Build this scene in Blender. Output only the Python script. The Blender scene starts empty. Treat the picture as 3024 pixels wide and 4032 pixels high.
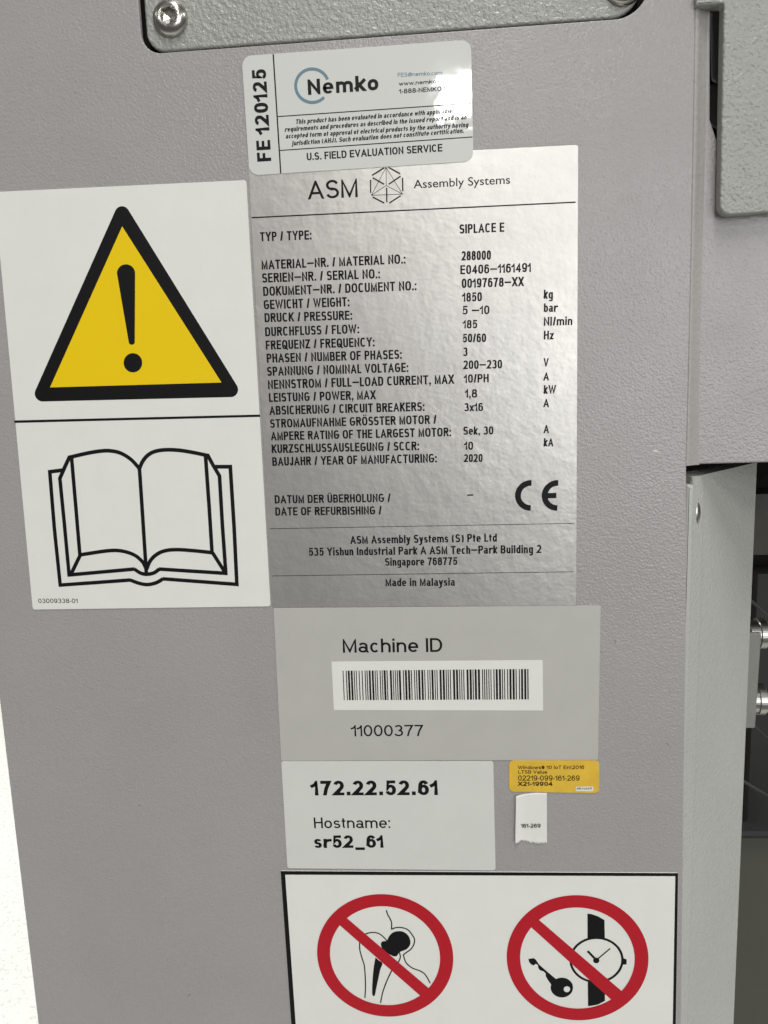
import bpy, bmesh, math, random
from mathutils import Vector, Matrix, geometry
S = bpy.context.scene
COL = S.collection
random.seed(7)

# ------------------------------------------------------------------ camera
# metres; X right, Z up, the label panel is the plane Y = 0 and the camera stands in front of it (Y < 0)
CZ, CD, FPX = 1.05, 0.24, 3000.0
pa, pb, pc = -0.15642606, 0.07515334, -0.03496776
ROT = Matrix.Rotation(pb, 3, 'Y') @ Matrix.Rotation(pa, 3, 'X') @ Matrix.Rotation(pc, 3, 'Z')
WORLD = Matrix(((1, 0, 0), (0, 0, -1), (0, 1, 0)))
cam = bpy.data.cameras.new('camera')
cam.sensor_fit = 'VERTICAL'; cam.sensor_height = 24.0; cam.lens = FPX / 4032 * 24.0
cam.clip_start = 0.005; cam.clip_end = 60
camo = bpy.data.objects.new('camera', cam); COL.objects.link(camo)
camo.matrix_world = Matrix.Translation((0, -CD, CZ)) @ (WORLD @ ROT).to_4x4()
S.camera = camo

# ------------------------------------------------------------------ light
S.view_settings.view_transform = 'Standard'; S.view_settings.look = 'None'
S.view_settings.exposure = 0.14; S.view_settings.gamma = 1.0
W = bpy.data.worlds.new('World'); S.world = W; W.use_nodes = True
bg = W.node_tree.nodes['Background']; bg.inputs[0].default_value = (1.0, 0.985, 0.975, 1); bg.inputs[1].default_value = 0.10
def lamp(name, x, y, z, sx, sy, power, col=(1, 0.995, 0.975)):
    l = bpy.data.lights.new(name, 'AREA'); l.shape = 'RECTANGLE'; l.size = sx; l.size_y = sy; l.energy = power; l.color = col
    o = bpy.data.objects.new(name, l); COL.objects.link(o); o.location = (x, y, z); return o
# rows of ceiling lamps over the aisle, facing down
for ix, x in enumerate((-2.6, 0.13, 2.9)):
    for y in (-0.9, -2.6, -4.42, -6.6):
        lamp('ceiling_lamp', x, y, 2.68, 0.20, 0.65 if y == -4.42 else 0.9, (24 if (ix == 1 and y == -4.42) else 19) if ix else 5)
# lamp over the aisle on the far left; unseen area light added behind right for gloss on the paint
lamp('ceiling_lamp', -2.2, 1.2, 2.68, 1.2, 1.2, 100)
o = lamp('gloss_fill_light', 1.7, -4.0, 1.35, 2.6, 1.8, 52, (0.97, 0.99, 1.0)); o.rotation_euler = Vector((-1.7, 4.0, -0.25)).to_track_quat('-Z', 'Y').to_euler()

# ------------------------------------------------------------------ placing
def at(px, py, Y=0.0):
    v = WORLD @ (ROT @ Vector(((px - 1512) / FPX, -(py - 2016) / FPX, -1.0)))
    t = (Y + CD) / v.y
    return Vector((v.x * t, Y, v.z * t + CZ))
def P(px, py, Y=0.0):
    v = at(px, py, Y); return Vector((v.x, v.z))
def crop(ox, oy, k):
    return lambda x, y, Y=0.0: P(ox + x * k, oy + y * k, Y)

# ------------------------------------------------------------------ materials
def newmat(name, base, rough=0.5, metal=0.0, spec=0.5, coat=0.0, coat_rough=0.05):
    m = bpy.data.materials.new(name); m.use_nodes = True
    b = m.node_tree.nodes['Principled BSDF']
    b.inputs['Base Color'].default_value = (*base, 1); b.inputs['Roughness'].default_value = rough
    b.inputs['Metallic'].default_value = metal; b.inputs['Specular IOR Level'].default_value = spec
    b.inputs['Coat Weight'].default_value = coat; b.inputs['Coat Roughness'].default_value = coat_rough
    return m, m.node_tree, b
def add(nt, t, **kw):
    n = nt.nodes.new(t)
    for k, v in kw.items(): setattr(n, k, v)
    return n
def coords(nt):
    return add(nt, 'ShaderNodeTexCoord').outputs['Object']
def noise(nt, vec, scale, detail=2.0, rough=0.5, dist=0.0):
    n = add(nt, 'ShaderNodeTexNoise'); nt.links.new(vec, n.inputs['Vector'])
    n.inputs['Scale'].default_value = scale; n.inputs['Detail'].default_value = detail
    n.inputs['Roughness'].default_value = rough; n.inputs['Distortion'].default_value = dist
    return n.outputs['Fac']
def math_(nt, op, a, b):
    n = add(nt, 'ShaderNodeMath', operation=op)
    for i, v in enumerate((a, b)):
        if hasattr(v, 'links'): nt.links.new(v, n.inputs[i])
        else: n.inputs[i].default_value = v
    return n.outputs[0]
def ramp(nt, fac, a, b):
    n = add(nt, 'ShaderNodeValToRGB'); nt.links.new(fac, n.inputs[0])
    n.color_ramp.elements[0].position = a; n.color_ramp.elements[1].position = b
    return n.outputs[0]
def bump(nt, b, height, dist, strength=1.0):
    n = add(nt, 'ShaderNodeBump'); nt.links.new(height, n.inputs['Height'])
    n.inputs['Distance'].default_value = dist; n.inputs['Strength'].default_value = strength
    nt.links.new(n.outputs[0], b.inputs['Normal']); return n
def tint(nt, b, base, scale, amount, fac=None):
    vec = coords(nt)
    f = fac if fac is not None else noise(nt, vec, scale, 3)
    mr = add(nt, 'ShaderNodeMapRange'); nt.links.new(f, mr.inputs[0])
    mr.inputs[1].default_value = 0.25; mr.inputs[2].default_value = 0.75
    mr.inputs[3].default_value = 1 - amount; mr.inputs[4].default_value = 1 + amount
    mx = add(nt, 'ShaderNodeVectorMath', operation='SCALE'); mx.inputs[0].default_value = base
    nt.links.new(mr.outputs[0], mx.inputs['Scale']); nt.links.new(mx.outputs[0], b.inputs['Base Color'])
def powder(name, base, dist=0.00010, scale=900, rough=0.42, spec=0.5):
    """orange-peel powder coat: pimples of two sizes, uneven sheen and faint grime"""
    m, nt, b = newmat(name, base, rough, spec=spec)
    v = coords(nt)
    n1 = ramp(nt, noise(nt, v, scale, 1.5, 0.5, 0.2), 0.30, 0.80); n2 = noise(nt, v, scale * 0.42, 1.0)
    h = math_(nt, 'ADD', n1, math_(nt, 'MULTIPLY', n2, 0.9))
    bump(nt, b, h, dist)
    mr = add(nt, 'ShaderNodeMapRange'); nt.links.new(noise(nt, v, 38, 4, 0.6), mr.inputs[0])
    mr.inputs[1].default_value = 0.3; mr.inputs[2].default_value = 0.7; mr.inputs[3].default_value = rough - 0.06; mr.inputs[4].default_value = rough + 0.10
    nt.links.new(mr.outputs[0], b.inputs['Roughness'])
    f = math_(nt, 'ADD', math_(nt, 'MULTIPLY', noise(nt, v, 22, 4, 0.6), 0.7), math_(nt, 'MULTIPLY', noise(nt, v, 420, 2), 0.3))
    tint(nt, b, base, 60, 0.06, f)
    return m
WARM = powder('warm grey powder coat', (0.352, 0.333, 0.326), 0.00009, 1300, 0.28)
WARM_SMOOTH_LIT = powder('warm grey paint lit over bend', (0.37, 0.355, 0.335), 0.00010, 700, 0.36)  # smoother coat; lighter base paints in the light the bend catches
GREEN = powder('cool grey powder coat', (0.345, 0.346, 0.318), 0.00024, 950, 0.30)
POST = powder('cool grey fine powder coat', (0.45, 0.455, 0.42), 0.00016, 950, 0.42)
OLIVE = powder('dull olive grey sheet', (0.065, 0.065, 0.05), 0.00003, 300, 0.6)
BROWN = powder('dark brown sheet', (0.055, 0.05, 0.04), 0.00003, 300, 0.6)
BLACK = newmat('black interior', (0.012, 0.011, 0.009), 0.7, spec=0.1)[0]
CABLE = newmat('grey cable', (0.04, 0.04, 0.042), 0.5)[0]
INK = newmat('black print', (0.005, 0.0045, 0.0055), 0.5, spec=0.22)[0]
INK_BLUE = newmat('teal print', (0.12, 0.22, 0.27), 0.45)[0]
RED = newmat('red print', (0.46, 0.010, 0.020), 0.45, spec=0.3)[0]
YELLOW = newmat('yellow print', (0.84, 0.58, 0.002), 0.45, spec=0.3)[0]
DARKSLOT = newmat('dark grey liner', (0.12, 0.12, 0.125), 0.45)[0]
def paper(name, base, rough, bscale=0, bdist=0.0, amount=0.02, tscale=90, **kw):
    m, nt, b = newmat(name, base, rough, **kw)
    tint(nt, b, base, tscale, amount)
    if bscale:
        v = coords(nt); bump(nt, b, noise(nt, v, bscale, 2), bdist)
    return m
WHITE = paper('white vinyl', (0.765, 0.765, 0.71), 0.5, 500, 0.00003)
PALE = paper('pale grey vinyl', (0.64, 0.645, 0.60), 0.5, 600, 0.00003)
CLEARGREY = paper('grey film', (0.47, 0.46, 0.425), 0.5, 700, 0.00003, 0.03)
PAPER = paper('white paper', (0.75, 0.74, 0.69), 0.7, 900, 0.00003)
def foil():
    m, nt, b = newmat('silver polyester foil', (0.55, 0.53, 0.50), 0.37, 0.75)
    v = coords(nt)
    h = math_(nt, 'ADD', noise(nt, v, 230, 2), math_(nt, 'MULTIPLY', noise(nt, v, 800, 2), 0.35))
    bump(nt, b, h, 0.00010)
    f = math_(nt, 'ADD', math_(nt, 'MULTIPLY', noise(nt, v, 35, 3), 0.6), math_(nt, 'MULTIPLY', noise(nt, v, 260, 3), 0.4))
    tint(nt, b, (0.55, 0.53, 0.50), 70, 0.10, f)
    return m
FOIL = foil()
AMBER = paper('amber vinyl', (0.72, 0.46, 0.045), 0.4, 600, 0.00005, 0.10, 160)
STEEL = newmat('stainless steel', (0.52, 0.50, 0.46), 0.26, 1.0)[0]
STEEL_DULL = newmat('turned steel', (0.50, 0.49, 0.46), 0.32, 1.0)[0]
BRACKET = paper('galvanised bracket', (0.26, 0.26, 0.235), 0.5, 400, 0.00004, 0.08, 120, metal=0.3)
# glossy laminate of the inspection sticker: crinkled towards its free right-hand side
def laminate():
    m, nt, b = newmat('glossy laminate', (0.66, 0.66, 0.62), 0.5, coat=1.0, coat_rough=0.04); b.inputs['Coat IOR'].default_value = 1.6
    v = coords(nt)
    sep = add(nt, 'ShaderNodeSeparateXYZ'); nt.links.new(v, sep.inputs[0])
    mr = add(nt, 'ShaderNodeMapRange'); nt.links.new(sep.outputs[0], mr.inputs[0])
    mr.inputs[1].default_value = 0.008; mr.inputs[2].default_value = 0.036; mr.inputs[3].default_value = 0.04; mr.inputs[4].default_value = 1.0
    h = math_(nt, 'MULTIPLY', noise(nt, v, 115, 1.5, 0.4, 0.8), mr.outputs[0])
    n = add(nt, 'ShaderNodeBump'); nt.links.new(h, n.inputs['Height']); n.inputs['Distance'].default_value = 0.00005
    nt.links.new(n.outputs[0], b.inputs['Coat Normal'])
    return m
LAMINATE = laminate()

# ------------------------------------------------------------------ object helpers
def link(name, me, m, parent=None, loc=(0, 0, 0)):
    o = bpy.data.objects.new(name, me); COL.objects.link(o); me.materials.clear(); me.materials.append(m)
    o.location = loc
    if parent is not None: o.parent = parent
    return o
def thing(name, label, cat, loc, group=None):
    o = bpy.data.objects.new(name, None); COL.objects.link(o); o.location = loc
    o.empty_display_size = 0.01
    o['label'] = label; o['category'] = cat
    if group: o['group'] = group
    return o
def from_world(name, verts, faces, m, parent, smooth=False):
    """mesh from world coordinates, parented under an Empty or a part"""
    off = Vector((0, 0, 0)); p = parent
    while p is not None: off += Vector(p.location); p = p.parent
    me = bpy.data.meshes.new(name)
    me.from_pydata([tuple(Vector(v) - off) for v in verts], [], faces); me.update()
    if smooth: me.polygons.foreach_set('use_smooth', [True] * len(me.polygons))
    return link(name, me, m, parent)
def rounded(pts, r, n=8):
    """round the corners of a 2D polygon; r is one radius or one per corner"""
    out = []; N = len(pts)
    for i, p in enumerate(pts):
        ri = r[i] if isinstance(r, (list, tuple)) else r
        if ri <= 0: out.append(Vector(p)); continue
        a, b = Vector(pts[i - 1]) - Vector(p), Vector(pts[(i + 1) % N]) - Vector(p)
        a.normalize(); b.normalize()
        ang = a.angle(b); t = ri / math.tan(ang / 2)
        s, e = Vector(p) + a * t, Vector(p) + b * t
        c = Vector(p) + (a + b).normalized() * (ri / math.sin(ang / 2))
        a0 = math.atan2(s.y - c.y, s.x - c.x); a1 = math.atan2(e.y - c.y, e.x - c.x)
        dlt = (a1 - a0 + math.pi) % (2 * math.pi) - math.pi
        for k in range(n + 1):
            w = a0 + dlt * k / n; out.append(c + Vector((math.cos(w), math.sin(w))) * ri)
    return out
def slab(name, loops, y0, y1, m, parent, bevel=0.0, res=3):
    """plate with outline loops (X,Z) from depth y0 (back) to y1 (front, smaller Y), softened edges"""
    cu = bpy.data.curves.new(name, 'CURVE'); cu.dimensions = '2D'; cu.fill_mode = 'BOTH'
    for lp in loops:
        sp = cu.splines.new('POLY'); sp.points.add(len(lp) - 1); sp.use_cyclic_u = True
        for q, v in zip(sp.points, lp): q.co = (v[0], v[1], 0, 1)
    h = (y0 - y1) / 2
    cu.bevel_depth = bevel; cu.extrude = max(h - bevel, 1e-6); cu.offset = -bevel; cu.bevel_resolution = res
    o = bpy.data.objects.new(name, cu); COL.objects.link(o)
    dg = bpy.context.evaluated_depsgraph_get()
    me = bpy.data.meshes.new_from_object(o.evaluated_get(dg))
    bpy.data.objects.remove(o); bpy.data.curves.remove(cu)
    off = Vector((0, 0, 0)); p = parent
    while p is not None: off += Vector(p.location); p = p.parent
    for v in me.vertices:
        x, z, y = v.co.x, v.co.y, (y0 + y1) / 2 - v.co.z
        v.co = Vector((x, y, z)) - off
    me.name = name
    me.update()
    return link(name, me, m, parent)

class Flat:
    """flat print: polygons and strokes on the plane Y = y; every piece sits 1.5 micrometres above the one before"""
    def __init__(self): self.v = []; self.f = []; self.n = 0
    def poly(self, pts): self.polyh(pts, [])
    def polyh(self, outer, holes):
        loops = [[Vector((p[0], p[1], 0)) for p in l] for l in [outer] + holes]
        b = len(self.v); self.n += 1
        for l in loops: self.v += [(p.x, p.y, self.n) for p in l]
        for t in geometry.tessellate_polygon(loops): self.f.append(tuple(b + i for i in t))
    def stroke(self, pts, w, closed=False, clip=None, wv=None):
        """w: width of upright strokes, wv: height of level strokes"""
        wv = wv or w; self.n += 1
        pts = [Vector((p[0], p[1])) for p in pts]
        q = [pts[0]]
        for p in pts[1:]:
            if (p - q[-1]).length > 1e-7: q.append(p)
        if closed and (q[0] - q[-1]).length < 1e-7: q.pop()
        n = len(q); L = []; R = []
        for i in range(n):
            a = q[i] - q[i - 1] if (i > 0 or closed) else None
            b = q[(i + 1) % n] - q[i] if (i < n - 1 or closed) else None
            if a is None: a = b
            if b is None: b = a
            a = a.normalized(); b = b.normalized()
            na = Vector((-a.y, a.x)); nb = Vector((-b.y, b.x)); m = na + nb
            if m.length < 1e-3: m = na.copy()
            m.normalize(); k = max(m.dot(na), 0.34)
            o = Vector((m.x * w, m.y * wv)) / (2 * k)
            L.append(q[i] + o); R.append(q[i] - o)
        for i in range(n if closed else n - 1):
            j = (i + 1) % n
            quad = [L[i], L[j], R[j], R[i]]
            if clip: quad = clip_y(quad, *clip)
            if len(quad) >= 3:
                b0 = len(self.v); self.v += [(p.x, p.y, self.n) for p in quad]; self.f.append(tuple(range(b0, b0 + len(quad))))
    def build(self, name, y, m, parent):
        return from_world(name, [(x, y - 0.0000015 * (k % 8), z) for x, z, k in self.v], self.f, m, parent)
def clip_y(poly, lo, hi):
    for s, lim in ((1, lo), (-1, hi)):
        out = []
        for i in range(len(poly)):
            a, b = poly[i - 1], poly[i]
            ia, ib = s * (a.y - lim) >= 0, s * (b.y - lim) >= 0
            if ia != ib: out.append(a + (b - a) * ((lim - a.y) / (b.y - a.y)))
            if ib: out.append(b)
        poly = out
        if not poly: break
    return poly

# ------------------------------------------------------------------ stroke lettering (grotesque)
def A(cx, cy, rx, ry, a0, a1): return ('arc', cx, cy, rx, ry, a0, a1)
DIG = {
 '0': (.72, [[A(.5, .5, .5, .5, 0, 360)]]), '1': (.38, [[(0, .74), (.55, .80), (1, 1), (1, 0)]]),
 '2': (.72, [[A(.5, .71, .48, .29, 165, -32), (0, 0), (1, 0)]]),
 '3': (.72, [[A(.47, .755, .43, .245, 155, -90)], [A(.47, .265, .52, .265, 90, -158)]]),
 '4': (.74, [[(.76, 0), (.76, 1), (0, .27), (1, .27)]]),
 '5': (.72, [[(.92, 1), (.2, 1), (.07, .47), A(.48, .325, .5, .325, 130, -158)]]),
 '6': (.72, [[A(.5, .32, .5, .32, 0, 360)], [A(.52, .6, .48, .4, 30, 180), (0, .32)]]),
 '7': (.70, [[(0, 1), (1, 1), (.55, .45), (.36, 0)]]),
 '8': (.72, [[A(.5, .755, .42, .245, 0, 360)], [A(.5, .26, .5, .26, 0, 360)]]),
 '9': (.72, [[A(.5, .68, .5, .32, 0, 360)], [A(.48, .4, .48, .4, 210, 360), (1, .68)]])}
CAP = {
 'A': (.88, [[(0, 0), (.5, 1), (1, 0)], [(.18, .3), (.82, .3)]]),
 'B': (.76, [[(0, 0), (0, 1), A(.56, .765, .36, .235, 90, -90), (0, .53)], [(0, .53), A(.6, .265, .4, .265, 90, -90), (0, 0)]]),
 'C': (.82, [[A(.5, .5, .5, .5, 42, 318)]]), 'D': (.80, [[(0, 0), (0, 1), A(.45, .5, .55, .5, 90, -90), (0, 0)]]),
 'E': (.70, [[(1, 1), (0, 1), (0, 0), (1, 0)], [(0, .52), (.92, .52)]]), 'F': (.66, [[(1, 1), (0, 1), (0, 0)], [(0, .5), (.88, .5)]]),
 'G': (.86, [[A(.5, .5, .5, .5, 42, 320), (1, .25), (1, .47), (.56, .47)]]),
 'H': (.76, [[(0, 0), (0, 1)], [(1, 0), (1, 1)], [(0, .53), (1, .53)]]), 'I': (0, [[(0, 0), (0, 1)]]),
 'J': (.58, [[(1, 1), (1, .3), A(.5, .3, .5, .3, 0, -175)]]),
 'K': (.78, [[(0, 0), (0, 1)], [(0, .33), (.96, 1)], [(.36, .58), (1, 0)]]), 'L': (.62, [[(0, 1), (0, 0), (1, 0)]]),
 'M': (.92, [[(0, 0), (0, 1), (.5, .02), (1, 1), (1, 0)]]), 'N': (.78, [[(0, 0), (0, 1), (1, 0), (1, 1)]]),
 'O': (.86, [[A(.5, .5, .5, .5, 0, 360)]]), 'Q': (.86, [[A(.5, .5, .5, .5, 0, 360)], [(.6, .26), (1, -.02)]]),
 'P': (.74, [[(0, 0), (0, 1), A(.58, .74, .42, .26, 90, -90), (0, .48)]]),
 'R': (.78, [[(0, 0), (0, 1), A(.58, .75, .4, .25, 90, -90), (0, .5)], [(.55, .5), (1, 0)]]),
 'S': (.74, [[A(.5, .75, .47, .25, 18, 270), A(.5, .26, .5, .26, 90, -162)]]),
 'T': (.76, [[(0, 1), (1, 1)], [(.5, 1), (.5, 0)]]), 'U': (.76, [[(0, 1), (0, .32), A(.5, .32, .5, .32, 180, 360), (1, 1)]]),
 'V': (.84, [[(0, 1), (.5, 0), (1, 1)]]), 'W': (1.22, [[(0, 1), (.26, 0), (.5, .98), (.74, 0), (1, 1)]]),
 'X': (.82, [[(0, 0), (1, 1)], [(0, 1), (1, 0)]]), 'Y': (.82, [[(0, 1), (.5, .42), (1, 1)], [(.5, .45), (.5, 0)]]),
 'Z': (.74, [[(0, 1), (1, 1), (0, 0), (1, 0)]])}
LOW = {
 'a': (.66, [[A(.47, .7, .44, .3, 158, 0), (.92, .12), (1, 0)], [A(.44, .27, .44, .27, 0, 360)]]),
 'b': (.66, [[(0, 0), (0, 2)], [A(.5, .5, .5, .5, 0, 360)]]), 'c': (.60, [[A(.5, .5, .5, .5, 42, 318)]]),
 'd': (.66, [[(1, 0), (1, 2)], [A(.5, .5, .5, .5, 0, 360)]]), 'e': (.67, [[(0.02, .5), (1, .5), A(.5, .5, .5, .5, 0, 318)]]),
 'f': (.36, [[(.35, 0), (.35, 1.6), A(.85, 1.6, .5, .4, 180, 95)], [(0, 1), (.9, 1)]]),
 'g': (.66, [[A(.5, .5, .5, .5, 0, 360)], [(1, 1), (1, -.5), A(.5, -.5, .5, .5, 0, -160)]]),
 'h': (.64, [[(0, 0), (0, 2)], [(0, .6), A(.5, .6, .5, .4, 180, 0), (1, 0)]]), 'i': (0, [[(0, 0), (0, 1)], 'dot2']),
 'j': (0, [[(0, 1), (0, -1)], 'dot2']), 'k': (.60, [[(0, 0), (0, 2)], [(0, .33), (.92, 1)], [(.36, .58), (1, 0)]]),
 'l': (0, [[(0, 0), (0, 2)]]), 'm': (1.06, [[(0, 0), (0, 1)], [(0, .62), A(.25, .62, .25, .38, 180, 0), (.5, 0)], [(.5, .62), A(.75, .62, .25, .38, 180, 0), (1, 0)]]),
 'n': (.64, [[(0, 0), (0, 1)], [(0, .6), A(.5, .6, .5, .4, 180, 0), (1, 0)]]), 'o': (.67, [[A(.5, .5, .5, .5, 0, 360)]]),
 'p': (.66, [[(0, -1), (0, 1)], [A(.5, .5, .5, .5, 0, 360)]]), 'q': (.66, [[(1, -1), (1, 1)], [A(.5, .5, .5, .5, 0, 360)]]),
 'r': (.44, [[(0, 0), (0, 1)], [(0, .42), (.14, .72), (.42, .93), (1, .97)]]), 's': (.58, [[A(.5, .75, .46, .25, 18, 270), A(.5, .26, .5, .26, 90, -162)]]),
 't': (.34, [[(.4, 1.65), (.4, .25), A(.95, .25, .55, .25, 180, 270)], [(0, 1), (1, 1)]]),
 'u': (.64, [[(0, 1), (0, .4), A(.5, .4, .5, .4, 180, 360), (1, .4)], [(1, 1), (1, 0)]]), 'v': (.62, [[(0, 1), (.5, 0), (1, 1)]]),
 'w': (.92, [[(0, 1), (.26, 0), (.5, .98), (.74, 0), (1, 1)]]), 'x': (.62, [[(0, 0), (1, 1)], [(0, 1), (1, 0)]]),
 'y': (.62, [[(0, 1), (.52, 0)], [(1, 1), (.4, -.75), (.05, -1)]]), 'z': (.58, [[(0, 1), (1, 1), (0, 0), (1, 0)]])}
PUN = {'@': (1.05, [[A(.5, .42, .24, .24, 0, 360)], [(.74, .66), (.76, .24), A(.86, .3, .10, .10, 220, 300), A(.5, .42, .5, .52, -8, 300)]]), '.': (0, ['dot0']), ',': (0, ['dot0', 'tail']), ':': (0, ['dot0', 'dot1']), '-': (.30, [[(0, .34), (1, .34)]]),
 '–': (1.0, [[(0, .45), (1, .45)]]), '_': (.72, [[(0, -.22), (1, -.22)]]), '/': (.30, [[(0, 0), (1, 1)]]),
 '(': (.20, [[A(1, .42, 1, .68, 125, 235)]]), ')': (.20, [[A(0, .42, 1, .68, 55, -55)]]),
 '®': (.74, [[A(.5, .5, .5, .5, 0, 360)], [(.36, .28), (.36, .74), A(.52, .62, .16, .12, 90, -90), (.36, .5)], [(.5, .5), (.68, .28)]])}
XH = 0.725
def lowy(y, s):
    k = [(-1, -.29 + s / 2), (0, s / 2), (1, XH - s / 2), (2, 1 - s / 2)]
    if y <= 0: a, b = k[0], k[1]
    elif y <= 1: a, b = k[1], k[2]
    else: a, b = k[2], k[3]
    return a[1] + (b[1] - a[1]) * (y - a[0]) / (b[0] - a[0])
def glyph(ch):
    uml = ch in 'ÖÜ'
    c = {'Ö': 'O', 'Ü': 'U'}.get(ch, ch)
    for d, k in ((CAP, 'c'), (DIG, 'c'), (LOW, 'l'), (PUN, 'c')):
        if c in d: return d[c][0], d[c][1], k, uml
    return None
def text(F, s, a, b, cap, sw=0.16, n=2.0, gap=0.12, shear=0.0, space=0.50):
    """lay the words s from baseline point a to b (X,Z), capital height cap, stroke sw of it"""
    a, b = Vector(a[:2]), Vector(b[:2]); u = (b - a); Lg = u.length / cap; u.normalize(); v = Vector((-u.y, u.x))
    fixed = 0.0; flex = 0.0; items = []
    for i, ch in enumerate(s):
        if ch == ' ': items.append(None); flex += space - (gap if i else 0); continue
        w, st, kind, uml = glyph(ch); items.append((w, st, kind, uml))
        if w == 0: fixed += sw
        else: flex += w
        if i < len(s) - 1: flex += gap
    k = (Lg - fixed) / flex
    x = 0.0
    for i, it in enumerate(items):
        if it is None: x += (space - (gap if i else 0)) * k; continue
        w, st, kind, uml = it; Wd = sw if w == 0 else max(w * k, sw * (2.15 if s[i] == 'r' else 1.7))
        sh = sw * 0.88
        if s[i] in 'aegs': sh = min(sh, XH * .215)
        elif s[i] in '2356890BSEREPGÖR': sh = min(sh, .195)
        def M(px, py):
            xx = x + sw / 2 + px * (Wd - sw)
            if kind == 'l': yy = lowy(py, sh)
            else: yy = sh / 2 + py * (1 - sh)
            return Vector((xx, yy))
        lo, hi = (-.29, 1.0) if kind == 'l' else (-.3, 1.0)
        if kind == 'c' and not any(isinstance(q, str) for q in st) and s[i] not in '()_,Q': lo = 0.0
        if kind == 'l' and s[i] not in 'gjpqy': lo = 0.0
        if kind == 'l' and s[i] in 'acegmnopqrsuvwxyz': hi = XH
        G = Flat(); nn = 2.0 if s[i] in '()®' else n
        for q in st:
            if isinstance(q, str):
                def sq(y0, y1, xo=0.0):
                    G.poly([(x + xo, y0), (x + sw, y0), (x + sw, y1), (x + xo, y1)])
                d = sw * 1.05
                if q == 'dot0': sq(0, d)
                elif q == 'dot1': sq(XH - d, XH)
                elif q == 'dot2': sq(1 - d, 1)
                elif q == 'tail': G.poly([(x + sw * .45, 0), (x + sw, 0), (x + sw * .35, -.2), (x, -.2)])
                continue
            pts = []; arc0 = not isinstance(q[0][0], (int, float)); arc1 = not isinstance(q[-1][0], (int, float))
            for e in q:
                if isinstance(e[0], (int, float)): pts.append(M(*e))
                else:
                    _, cx, cy, rx, ry, a0, a1 = e; N = max(5, int(abs(a1 - a0) / 15))
                    for t in range(N + 1):
                        w_ = math.radians(a0 + (a1 - a0) * t / N); c_, s_ = math.cos(w_), math.sin(w_)
                        pts.append(M(cx + rx * math.copysign(abs(c_) ** (2 / nn), c_), cy + ry * math.copysign(abs(s_) ** (2 / nn), s_)))
            closed = (pts[0] - pts[-1]).length < 1e-6
            if not closed:
                def diag(p, r):
                    d_ = p - r; return abs(d_.x) > 1e-6 and abs(d_.y) > 1e-6
                if not arc0: dd = (pts[0] - pts[1]).normalized(); pts[0] = pts[0] + dd * (sw / 2 if not diag(pts[0], pts[1]) else sw * .9)
                if not arc1: dd = (pts[-1] - pts[-2]).normalized(); pts[-1] = pts[-1] + dd * (sw / 2 if not diag(pts[-1], pts[-2]) else sw * .9)
            G.stroke(pts, sw, closed, (lo, hi), sh)
        if uml:
            for xo in (.22, .62): G.poly([(x + Wd * xo, 1.06), (x + Wd * (xo + .2), 1.06), (x + Wd * (xo + .2), 1.06 + sw * .9), (x + Wd * xo, 1.06 + sw * .9)])
        base = len(F.v)
        for (gx, gy, gk) in G.v:
            q = a + u * ((gx + shear * gy) * cap) + v * (gy * cap); F.v.append((q.x, q.y, gk))
        F.f += [tuple(base + i_ for i_ in f) for f in G.f]
        x += Wd + gap * k
def line_of_text(parent, y, C, s, x0, y0, x1, y1, cap, name='lettering', m=None, **kw):
    F = Flat(); a, b = C(x0, y0, y), C(x1, y1, y); h = (C(x0, y0 - cap, y) - a).length
    text(F, s, a, b, h, **kw); return F.build(name, y, m or INK, parent)

def sticker(name, label, cat, corners, m, thick=0.00026, r=0.0008, part='backing'):
    """an Empty at the sticker's centre with its backing sheet; corners are (X,Z)"""
    c = sum((Vector(p) for p in corners), Vector((0, 0))) / len(corners)
    root = thing(name, label, cat, (c.x, 0, c.y))
    slab(part, [rounded(corners, r, 5)], 0.0, -thick, m, root, bevel=thick * 0.3, res=1)
    return root
T = 0.00026                      # sticker thickness
Y1, Y2, Y3 = -T - 0.00003, -T - 0.00006, -T - 0.00009

# ================================================================== floor
fm, nt, b = newmat('speckled white floor', (0.80, 0.81, 0.76), 0.35)
v = coords(nt)
f1 = ramp(nt, noise(nt, v, 120, 3, 0.6), 0.36, 0.46)
mix = add(nt, 'ShaderNodeMix', data_type='RGBA'); nt.links.new(f1, mix.inputs[0])
mix.inputs[6].default_value = (0.66, 0.67, 0.62, 1); mix.inputs[7].default_value = (0.82, 0.83, 0.78, 1)
nt.links.new(mix.outputs[2], b.inputs['Base Color'])
fl = from_world('floor', [(-6, -0.5, 0), (6, -0.5, 0), (6, 6, 0), (-6, 6, 0)], [(0, 1, 2, 3)], fm, None)
fl['kind'] = 'structure'

# ================================================================== machine cabinet
mc = thing('machine_cabinet', 'warm grey powder-coated machine cabinet that carries all the labels', 'machine', (0, 0, CZ))
Zt, Zb = 1.42, 0.62
L1, L2 = P(0, 2795), P(154, 4032); xl = L1.x + (L2.x - L1.x) * 0.5
R_ = [P(2738, 150), P(2731, 500), P(2724, 900), P(2713, 1400), P(2702, 1830), P(2703, 2300), P(2692, 3100), P(2682, 4000)]
outer = [(xl, Zb), (R_[-1].x, Zb)] + [tuple(p) for p in reversed(R_)] + [(R_[0].x, Zt), (xl, Zt)]
# cut-out at the top with the inset cover plate in it
cbl, cbr = P(560, 214), P(2556, 66)
cut = rounded([(cbl.x, cbl.y), (cbr.x, cbr.y), (cbr.x, Zt - .1), (cbl.x, Zt - .1)], [0.0058, 0.0095, 0.006, 0.006], 12)
slab('side_panel', [outer, cut], 0.0020, 0.0, WARM, mc, bevel=0.00025)
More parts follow.
